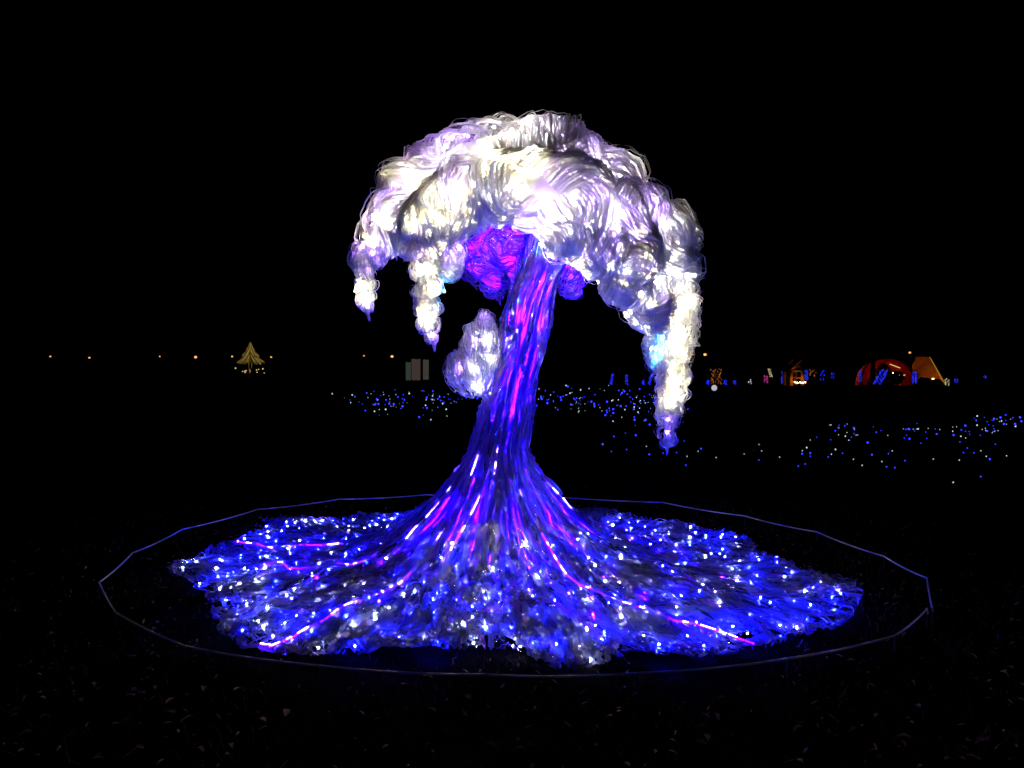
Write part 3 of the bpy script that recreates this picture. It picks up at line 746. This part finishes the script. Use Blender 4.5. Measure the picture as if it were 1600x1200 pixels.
wrapped(954, 584, 602, 4, 'bluef', 'slim tree trunk in blue fairy lights, first left of the right hanging tail', .3, 16)
wrapped(979, 585, 604, 5, 'bluef', 'blue lit tree trunk between the other blue trunks left of the hanging tail', 0, 16)
wrapped(1005, 594, 604, 4, 'bluef', 'short blue lit shrub left of the right hanging tail', 0, 9)
wrapped(1014, 583, 603, 5, 'bluef', 'leaning blue lit tree trunk touching the right hanging tail', .4, 18)
wrapped(1106, 594, 602, 5, 'bluef', 'small blue lit shrub just right of the right hanging tail', 0, 9)
wrapped(1133, 594, 602, 5, 'bluef', 'small blue lit shrub right of the orange lit bush', 0, 7)
wrapped(1148, 595, 602, 5, 'bluef', 'small blue lit shrub farthest from the orange lit bush', 0, 7)
wrapped(1172, 593, 603, 6, 'whitef', 'faint white sparkling shrub left of the pink lights', 0, 4)
wrapped(1119, 576, 600, 22, 'orangef', 'orange lit bush right of the right hanging tail', 0, 46)
wrapped(1197, 587, 598, 8, 'pinkf', 'pink lit shrub left of the orange hut', 0, 18)
wrapped(1209, 576, 589, 5, 'creamf', 'leaning cream coloured light stalk above the pink shrub', -.6, 16)
wrapped(1226, 580, 600, 13, 'bluef', 'dense blue lit shrub at the left side of the orange hut', 0, 46)
wrapped(1260, 578, 594, 6, 'bluef', 'blue lit trunk at the right side of the orange hut', 0, 20)
wrapped(1270, 577, 588, 12, 'orangef', 'small orange glowing shrub right of the orange hut', 0, 10)
wrapped(1285, 579, 595, 8, 'bluef', 'sparse blue lit shrub halfway between hut and red dome', 0, 9)
wrapped(1301, 582, 592, 6, 'bluef', 'sparse blue lit shrub left of the red dome', 0, 7)
wrapped(1344, 578, 597, 5, 'bluef', 'blue lit trunk at the left end of the red dome', 0, 14, 80)
wrapped(1368, 577, 600, 16, 'bluef', 'broad blue lit tree in front of the red dome', 1.0, 60, 80)
wrapped(1429, 581, 599, 7, 'bluef', 'blue lit column between the red dome and the orange tent', 0, 30, 80)
wrapped(1480, 592, 602, 8, 'creamf', 'pale lit shrub at the right foot of the orange tent', 0, 12, 80)
wrapped(1494, 592, 598, 6, 'bluef', 'tiny blue lit shrub right of the orange tent', 0, 7, 80)
wrapped(1539, 586, 591, 4, 'bluef', 'tiny blue lit shrub at the far right of the horizon', 0, 4, 80)

# white ball lamp near the orange bush
c = at(1116, 606, 62); t = link('ball_lamp', None, None, (c[0], 62, 0)); tag(t, 'round white ball lamp below the orange lit bush', 'ball lamp')
a = Acc(); a.ball((0, 0, max(c[2], .26)), .24, 0, 8, 10); link('globe', a.mesh('globe', [femit('white globe', (.8, .78, .9), .55)], True), t)
a = Acc(); a.tube([(0, 0, 0), (0, 0, .06)], [.16, .1], 8); link('base', a.mesh('base', [M['metal']]), t)

# orange hut
DH = 88.0; k = DH / F
t = link('timber_hut', None, None, ((1245 - 800) * k, DH, 0)); tag(t, 'small orange lit timber hut with sloping roof beams and a dark opening', 'hut')
wood = diffuse('orange timber', (.45, .2, .05), (.6, .3, .08), .7, 3)
def hp(px, py, y=0): return np.array([(px - 1245) * k, y, H - (py - 582) * k])
for x in (1236, 1254):
    for y in (0, 2.2):
        a = Acc(); zt = hp(x, 579)[2]; a.box(((x - 1245) * k, y, zt / 2), (.17, .12, zt / 2)); link('post', a.mesh('post', [wood]), t)
for j, (x0, y0, x1, y1, yy) in enumerate(((1233, 580, 1253, 562, 0), (1238, 578, 1257, 568, .7), (1244, 577, 1258, 572, 1.4), (1233, 581, 1250, 561, 2.2))):
    a = Acc(); a.tube([hp(x0, y0, yy), (hp(x0, y0, yy) + hp(x1, y1, yy)) / 2 + [0, 0, .05], hp(x1, y1, yy)], .11, 4); link('roof_beam', a.mesh('roof_beam', [wood]), t)
a = Acc(); a.box(hp(1245, 579.5), (.8, .1, .1)); link('lintel', a.mesh('lintel', [wood]), t)
a = Acc(); a.box(hp(1245, 590.5), (.55, .1, .06)); link('counter', a.mesh('counter', [wood]), t)
a = Acc(); a.box(hp(1245, 590) + [0, 2.4, 0], (.75, .05, 1.0)); link('back_wall', a.mesh('back_wall', [M['metal']]), t)
a = Acc()
for j in range(5): a.ball(hp(1237 + j * 4, 597 + (j % 2), -1.0), .06, 0)
link('lamp', a.mesh('lamp', [femit('hut lamp', (1, .42, .08), 60)]), t)

# red dome and orange tent, glowing from inside
DD = 90.0; k = DD / F
def cloth(name, col, s):  # emission stands in for lamp light on the material
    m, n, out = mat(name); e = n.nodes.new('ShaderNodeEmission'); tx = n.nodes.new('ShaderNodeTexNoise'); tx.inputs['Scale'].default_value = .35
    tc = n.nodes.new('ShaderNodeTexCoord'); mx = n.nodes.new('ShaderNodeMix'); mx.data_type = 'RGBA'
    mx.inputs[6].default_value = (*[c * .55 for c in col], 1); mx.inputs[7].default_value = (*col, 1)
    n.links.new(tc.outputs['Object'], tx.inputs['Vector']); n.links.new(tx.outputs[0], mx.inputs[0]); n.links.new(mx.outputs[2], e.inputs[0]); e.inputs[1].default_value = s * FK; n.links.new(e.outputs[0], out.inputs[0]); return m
t = link('dome_tent', None, None, ((1386 - 800) * k, DD, 0)); tag(t, 'wide dark red arched tent glowing from inside on the right horizon', 'tent')
wd = 42 * k; hh = (600 - 557) * k
a = Acc(); n = 22; an = np.linspace(0.0, math.pi, n); ny_ = 7; yy = np.linspace(0, 3.0, ny_)
prof = np.stack([np.sign(np.cos(an)) * np.abs(np.cos(an)) ** .9 * wd, np.sin(an) ** .75 * hh], -1)
V = np.array([[p[0] * (1 - .25 * (y / 3) ** 2), y, p[1] * (1 - .5 * (y / 3.0) ** 2)] for p in prof for y in yy])
i = np.arange(n - 1)[:, None] * ny_; j = np.arange(ny_ - 1)[None]
a.add(V, np.stack([i + j, i + j + 1, i + ny_ + j + 1, i + ny_ + j], -1)); link('canopy', a.mesh('canopy', [film('red tent cloth', (.75, .11, .025), .8, 0, .6, .02, .4, .6)], True), t)
a = Acc()
for x in (-1.9, -.2, 1.5): a.ball((x, 1.4, 1.9 - .25 * abs(x)), .09, 0)
link('lamp', a.mesh('lamp', [femit('dome lamp', (1, .4, .1), 75)]), t)
a = Acc(); arch = [(p[0] * .99, -.03, p[1] * .99) for p in prof]; a.tube(arch, .14, 5); link('front_arch', a.mesh('front_arch', [diffuse('red rim', (.3, .04, .01))]), t)
# front valance: band between outer arch and inner opening
inn = np.stack([np.cos(an) * wd * .62 - .4, np.sin(an) * hh * .62], -1)
V = np.concatenate([np.stack([prof[:, 0], np.full(n, .02), prof[:, 1]], -1), np.stack([inn[:, 0], np.full(n, .02), inn[:, 1]], -1)])
j = np.arange(n - 1); a = Acc(); a.add(V, np.stack([j, j + 1, j + n + 1, j + n], -1)); a.add(V + [0, .08, 0], np.stack([j, j + 1, j + n + 1, j + n], -1))
link('front_band', a.mesh('front_band', [film('red front cloth', (.75, .12, .025), .8, 0, .6, .02, .4, .6)]), t)
a = Acc(); a.box((-.5, 2.6, .9), (2.2, .1, .9)); link('back_wall', a.mesh('back_wall', [M['metal']]), t)
for x0, y0, x1, y1 in ((1389, 569, 1405, 575), (1397, 586.5, 1413, 586)):
    a = Acc(); a.tube([((x0 - 1386) * k, -.2, H - (y0 - 582) * k), ((x1 - 1386) * k, -.2, H - (y1 - 582) * k)], .06, 5); link('tube_lamp', a.mesh('tube_lamp', [femit('tube lamp', (1, .55, .15), .8)]), t)
t = link('pointed_tent', None, None, ((1456 - 800) * k, DD, 0)); tag(t, 'orange glowing pointed tent at the right end of the horizon', 'tent')
def tp(px, py, y): return ((px - 1456) * k, y, max(H - (py - 582) * k, .03))
V = [tp(1431, 576, 0), tp(1457, 558, .6), tp(1476, 598, 0), tp(1440, 590, -.4), tp(1460, 592, -.5), tp(1446, 556, 2.2), tp(1434, 598, 2.6), tp(1472, 598, 2.6)]
me = bpy.data.meshes.new('tent_cloth'); me.from_pydata(V, [], [(0, 1, 3), (3, 1, 4), (4, 1, 2), (0, 5, 1), (1, 7, 2), (5, 7, 1), (0, 6, 5), (5, 6, 7)]); me.materials.append(film('orange tent cloth', (.7, .3, .05), .85, 0, .6, .02, .3, .8)); link('cloth', me, t)
a = Acc(); a.ball(tp(1466, 592, 1.1), .1, 0); a.ball(tp(1452, 594, 1.3), .08, 0); link('lamp', a.mesh('lamp', [femit('tent lamp', (1, .45, .1), 55)]), t)
a = Acc(); a.tube([tp(1457, 558, .6), tp(1476, 600, -.1)], .06, 5); link('guy_rope', a.mesh('guy_rope', [cloth('self-glowing rope', (.4, .2, .03), 1)]), t)  # rope emits by itself, standing in for tent light falling on it
for px in (1433, 1474):
    a = Acc(); a.tube([((px - 1456) * k, .1, 0), ((px - 1456) * k, .1, 1.6)], .05, 5); link('pole', a.mesh('pole', [M['metal']]), t)

# dark bushes standing before the glowing tents
M['dark_leaf'] = diffuse('dark foliage', (.006, .008, .005), (.015, .02, .012), .9, 4)
def dark_bush(px, ytop, wpx, label, d=86.0):
    k = d / F; t = link('dark_bush', None, None, ((px - 800) * k, d, 0)); tag(t, label, 'bush')
    zt = H - (ytop - 582) * k; ww = wpx * k * .5
    a = Acc(); a.tube([(0, 0, 0), (.05, 0, zt * .5), (0, 0, zt * .9)], [.09, .06, .02], 5)
    for j in range(5): a.tube([(0, 0, zt * .3), (ww * .7 * math.cos(j * 1.3), .4 * math.sin(j * 1.3), zt * (.55 + .07 * j))], .03, 4)
    link('trunk', a.mesh('trunk', [M['bark']]), t)
    n = 420; u_ = unit(rng.normal(size=(n, 3))) * rng.uniform(.35, 1, (n, 1)) ** .5
    c = np.stack([u_[:, 0] * ww, u_[:, 1] * ww * .8, zt * .58 + u_[:, 2] * zt * .42], -1)
    dr = unit(rng.normal(size=(n, 3))); wv = unit(np.cross(dr, rng.normal(size=(n, 3)))); L = rng.uniform(.1, .24, (n, 1))
    P = np.stack([c - dr * L, c, c + dr * L], 1)
    V, Q = ribbons(P, np.repeat(wv[:, None], 3, 1), np.array([.02, .14, .02])[None] * np.ones((n, 1)))
    o = link('crown', new_mesh('crown', V, Q, 4, [M['dark_leaf']]), t); o['kind'] = 'stuff'
dark_bush(1381, 567, 22, 'dark rounded bush silhouetted in the middle of the red dome')
dark_bush(1364, 561, 7, 'slim dark pointed bush silhouetted on the left of the red dome')
dark_bush(1402, 580, 20, 'low dark bush in front of the right half of the red dome')
dark_bush(1444, 590, 18, 'low dark bush at the foot of the orange tent')
dark_bush(1463, 592, 12, 'small dark bush below the bright side of the orange tent')

# ------------------------------------------------------------------ stake lights in the field
def stake_light(kind, r, name):
    a = Acc(); a.tube([(0, 0, -.02), (0, 0, .1)], [.004, .006], 4, 1); a.ball((0, 0, .1 + r * .6), r, 0, 5, 7)
    return a.mesh(name, [LM[kind], M['metal']])
SM = {}
FAINT = []
def scatter(n, fx, label_zone, group):
    for _ in range(n):
        px, py = fx()
        d = F * (H - .13) / (py - HY)
        kind = 'blue_pt' if random.random() < .6 else 'white_pt'
        rp = random.choice((.4, .5, .65, .9, 1.3)) * (1.1 if kind == 'blue_pt' else .85)
        r = round(max(.008, rp * d / F) * 200) / 200
        if rp < .56 and len(FAINT) < 125:
            FAINT.append((kind, r, (px - 800) / F * d, d)); continue
        key = (kind, r)
        if key not in SM: SM[key] = stake_light(kind, r, 'stake_light')
        o = link('stake_light', SM[key], None, ((px - 800) / F * d, d, 0))
        col = 'blue' if kind == 'blue_pt' else 'white'
        tag(o, f'tiny {col} light point {label_zone}', 'garden light', f'{col} {group}')
def band(x0, x1, c, s, lo=606, hi=760, clump=None):
    def f():
        while True:
            x = random.uniform(x0, x1)
            if clump and random.random() < .5: x = random.choice(clump) + random.gauss(0, 14)
            y = c(x) + random.gauss(0, s)
            if x0 <= x <= x1 and lo < y < hi: return x, y
    return f
scatter(105, band(518, 748, lambda x: 626 - 8 * max(0, (x - 640) / 100), 8, 606, 645, (595, 630, 672, 690, 715)), 'in the strewn field left of the trunk', 'lights in the field left of the trunk')
scatter(150, band(822, 1078, lambda x: 618 + (x - 822) * .085, 13, 600, 665, (850, 900, 960, 1000, 1020)), 'in the strewn field right of the trunk', 'lights in the field right of the trunk')
scatter(32, band(930, 1300, lambda x: 690 + (x - 930) * .06, 12, 672, 735), 'scattered sparsely on the dark grass below the hanging tail', 'sparse lights on the dark grass')
scatter(95, band(1296, 1600, lambda x: 672 - 14 * max(0, (x - 1500) / 100), 8, 645, 690, (1315, 1325, 1430, 1500, 1545, 1560, 1590)), 'in the strewn field at the right edge', 'lights in the field at the right edge')
scatter(26, band(1290, 1600, lambda x: 710, 14, 690, 760), 'scattered in front of the right edge field', 'sparse lights in front of the right field')
scatter(6, band(560, 730, lambda x: 652, 8, 640, 672), 'alone in the dark left of the trunk', 'lone lights left of the trunk')

a = Acc()
for kind, r, x, y in FAINT: a.ball((x, y, .1), r, 0 if kind == 'blue_pt' else 1, 4, 6)
tag(link('faint_light_points', a.mesh('faint_light_points', [LM['blue_pt'], LM['white_pt']])), 'faintest blue and white light points strewn among the field lights', 'lights', None, 'stuff')

# ------------------------------------------------------------------ fallen leaves and grass
def leaf_mesh(seed):
    r = random.Random(seed); n = 7
    V = []; Q = []
    cu = r.uniform(.15, .5)
    for i in range(n):
        f = i / (n - 1); wv = .026 * math.sin(math.pi * (f * .9 + .05)) * r.uniform(.35, 1.25); x = (f - .5) * .1
        V += [(x, -wv, cu * wv + .012 * math.sin(f * 3)), (x, 0, .012 * math.sin(f * 3) - .004), (x, wv, cu * wv * 1.3 + .012 * math.sin(f * 3 + .4))]
    for i in range(n - 1):
        for j in (0, 1): Q.append([i * 3 + j, i * 3 + 3 + j, i * 3 + 4 + j, i * 3 + 1 + j])
    return new_mesh('fallen_leaf', V, Q, 4, [M['leaf']])
LV = [leaf_mesh(i) for i in range(6)]
nl = 0
while nl < 90:
    px = random.uniform(0, 1600); py = random.uniform(960, 1195)
    p = gnd(px, py)
    th = math.atan2(p[1] - 5.95, p[0] + .1)
    if math.hypot(p[0] + .1, p[1] - 5.95) < rout(th) + .3: continue
    o = link('fallen_leaf', LV[nl % 6], None, (p[0], p[1], .012)); s_ = random.uniform(.22, .6)
    o.scale = (s_, s_, s_); o.rotation_euler = (random.uniform(-.3, .3), random.uniform(-.3, .3), random.uniform(0, 6.28))
    tag(o, 'small dry fallen leaf lying on the dark grass in the foreground', 'leaf', 'dry leaves on the foreground grass'); nl += 1

n = 2600
lxy = np.stack([rng.uniform(-4.5, 4.5, n), rng.uniform(2.6, 9.0, n)], -1)
lth = np.arctan2(lxy[:, 1] - 5.95, lxy[:, 0] + .1); lxy = lxy[np.hypot(lxy[:, 0] + .1, lxy[:, 1] - 5.95) > rout(lth) + .02]; n = len(lxy)
c = np.stack([lxy[:, 0], lxy[:, 1], np.full(n, .012)], -1); an = rng.uniform(0, 6.28, n); L = rng.uniform(.004, .02, n)
dv = np.stack([np.cos(an), np.sin(an), rng.uniform(-.4, .8, n)], -1) * L[:, None]
P = np.stack([c - dv, c + [0, 0, .004], c + dv], 1); P[..., 2] = np.maximum(P[..., 2], .006)
V, Q = ribbons(P, np.broadcast_to(np.stack([-np.sin(an), np.cos(an), .3 + 0 * an], -1)[:, None], P.shape), np.array([.3, 1, .4])[None] * rng.uniform(.003, .014, (n, 1)))
tag(link('leaf_litter', new_mesh('leaf_litter', V, Q, 4, [M['leaf']])), 'crumbs of dry leaves strewn over the dark grass', 'leaf litter', None, 'stuff')
n = 26000
gxy = np.stack([rng.uniform(-5.5, 5.5, n), rng.uniform(2.0, 10.5, n)], -1)
thg = np.arctan2(gxy[:, 1] - 5.95, gxy[:, 0] + .1); keep = np.hypot(gxy[:, 0] + .1, gxy[:, 1] - 5.95) > rout(thg) - .05
gxy = gxy[keep]; n = len(gxy)
hgt = rng.uniform(.015, .055, n); an = rng.uniform(0, 6.28, n); ln = rng.uniform(.3, 1.4, n)
base = np.stack([gxy[:, 0], gxy[:, 1], np.full(n, -.01)], -1)
dirv = np.stack([np.cos(an), np.sin(an), 0 * an], -1)
t3 = np.array([0, .5, 1.0])[None, :, None]
P = base[:, None] + np.array([0, 0, 1]) * hgt[:, None, None] * t3 + dirv[:, None] * (hgt * ln)[:, None, None] * t3 ** 2
Wd = np.broadcast_to(np.stack([-np.sin(an), np.cos(an), 0 * an], -1)[:, None], P.shape)
V, Q = ribbons(P, Wd, np.array([.004, .003, .0006])[None] * rng.uniform(.7, 1.4, (n, 1)))
tag(link('grass', new_mesh('grass', V, Q, 4, [M['grass']])), 'short sparse dark grass round the sculpture', 'grass', None, 'stuff')
print('objects', len(bpy.data.objects))
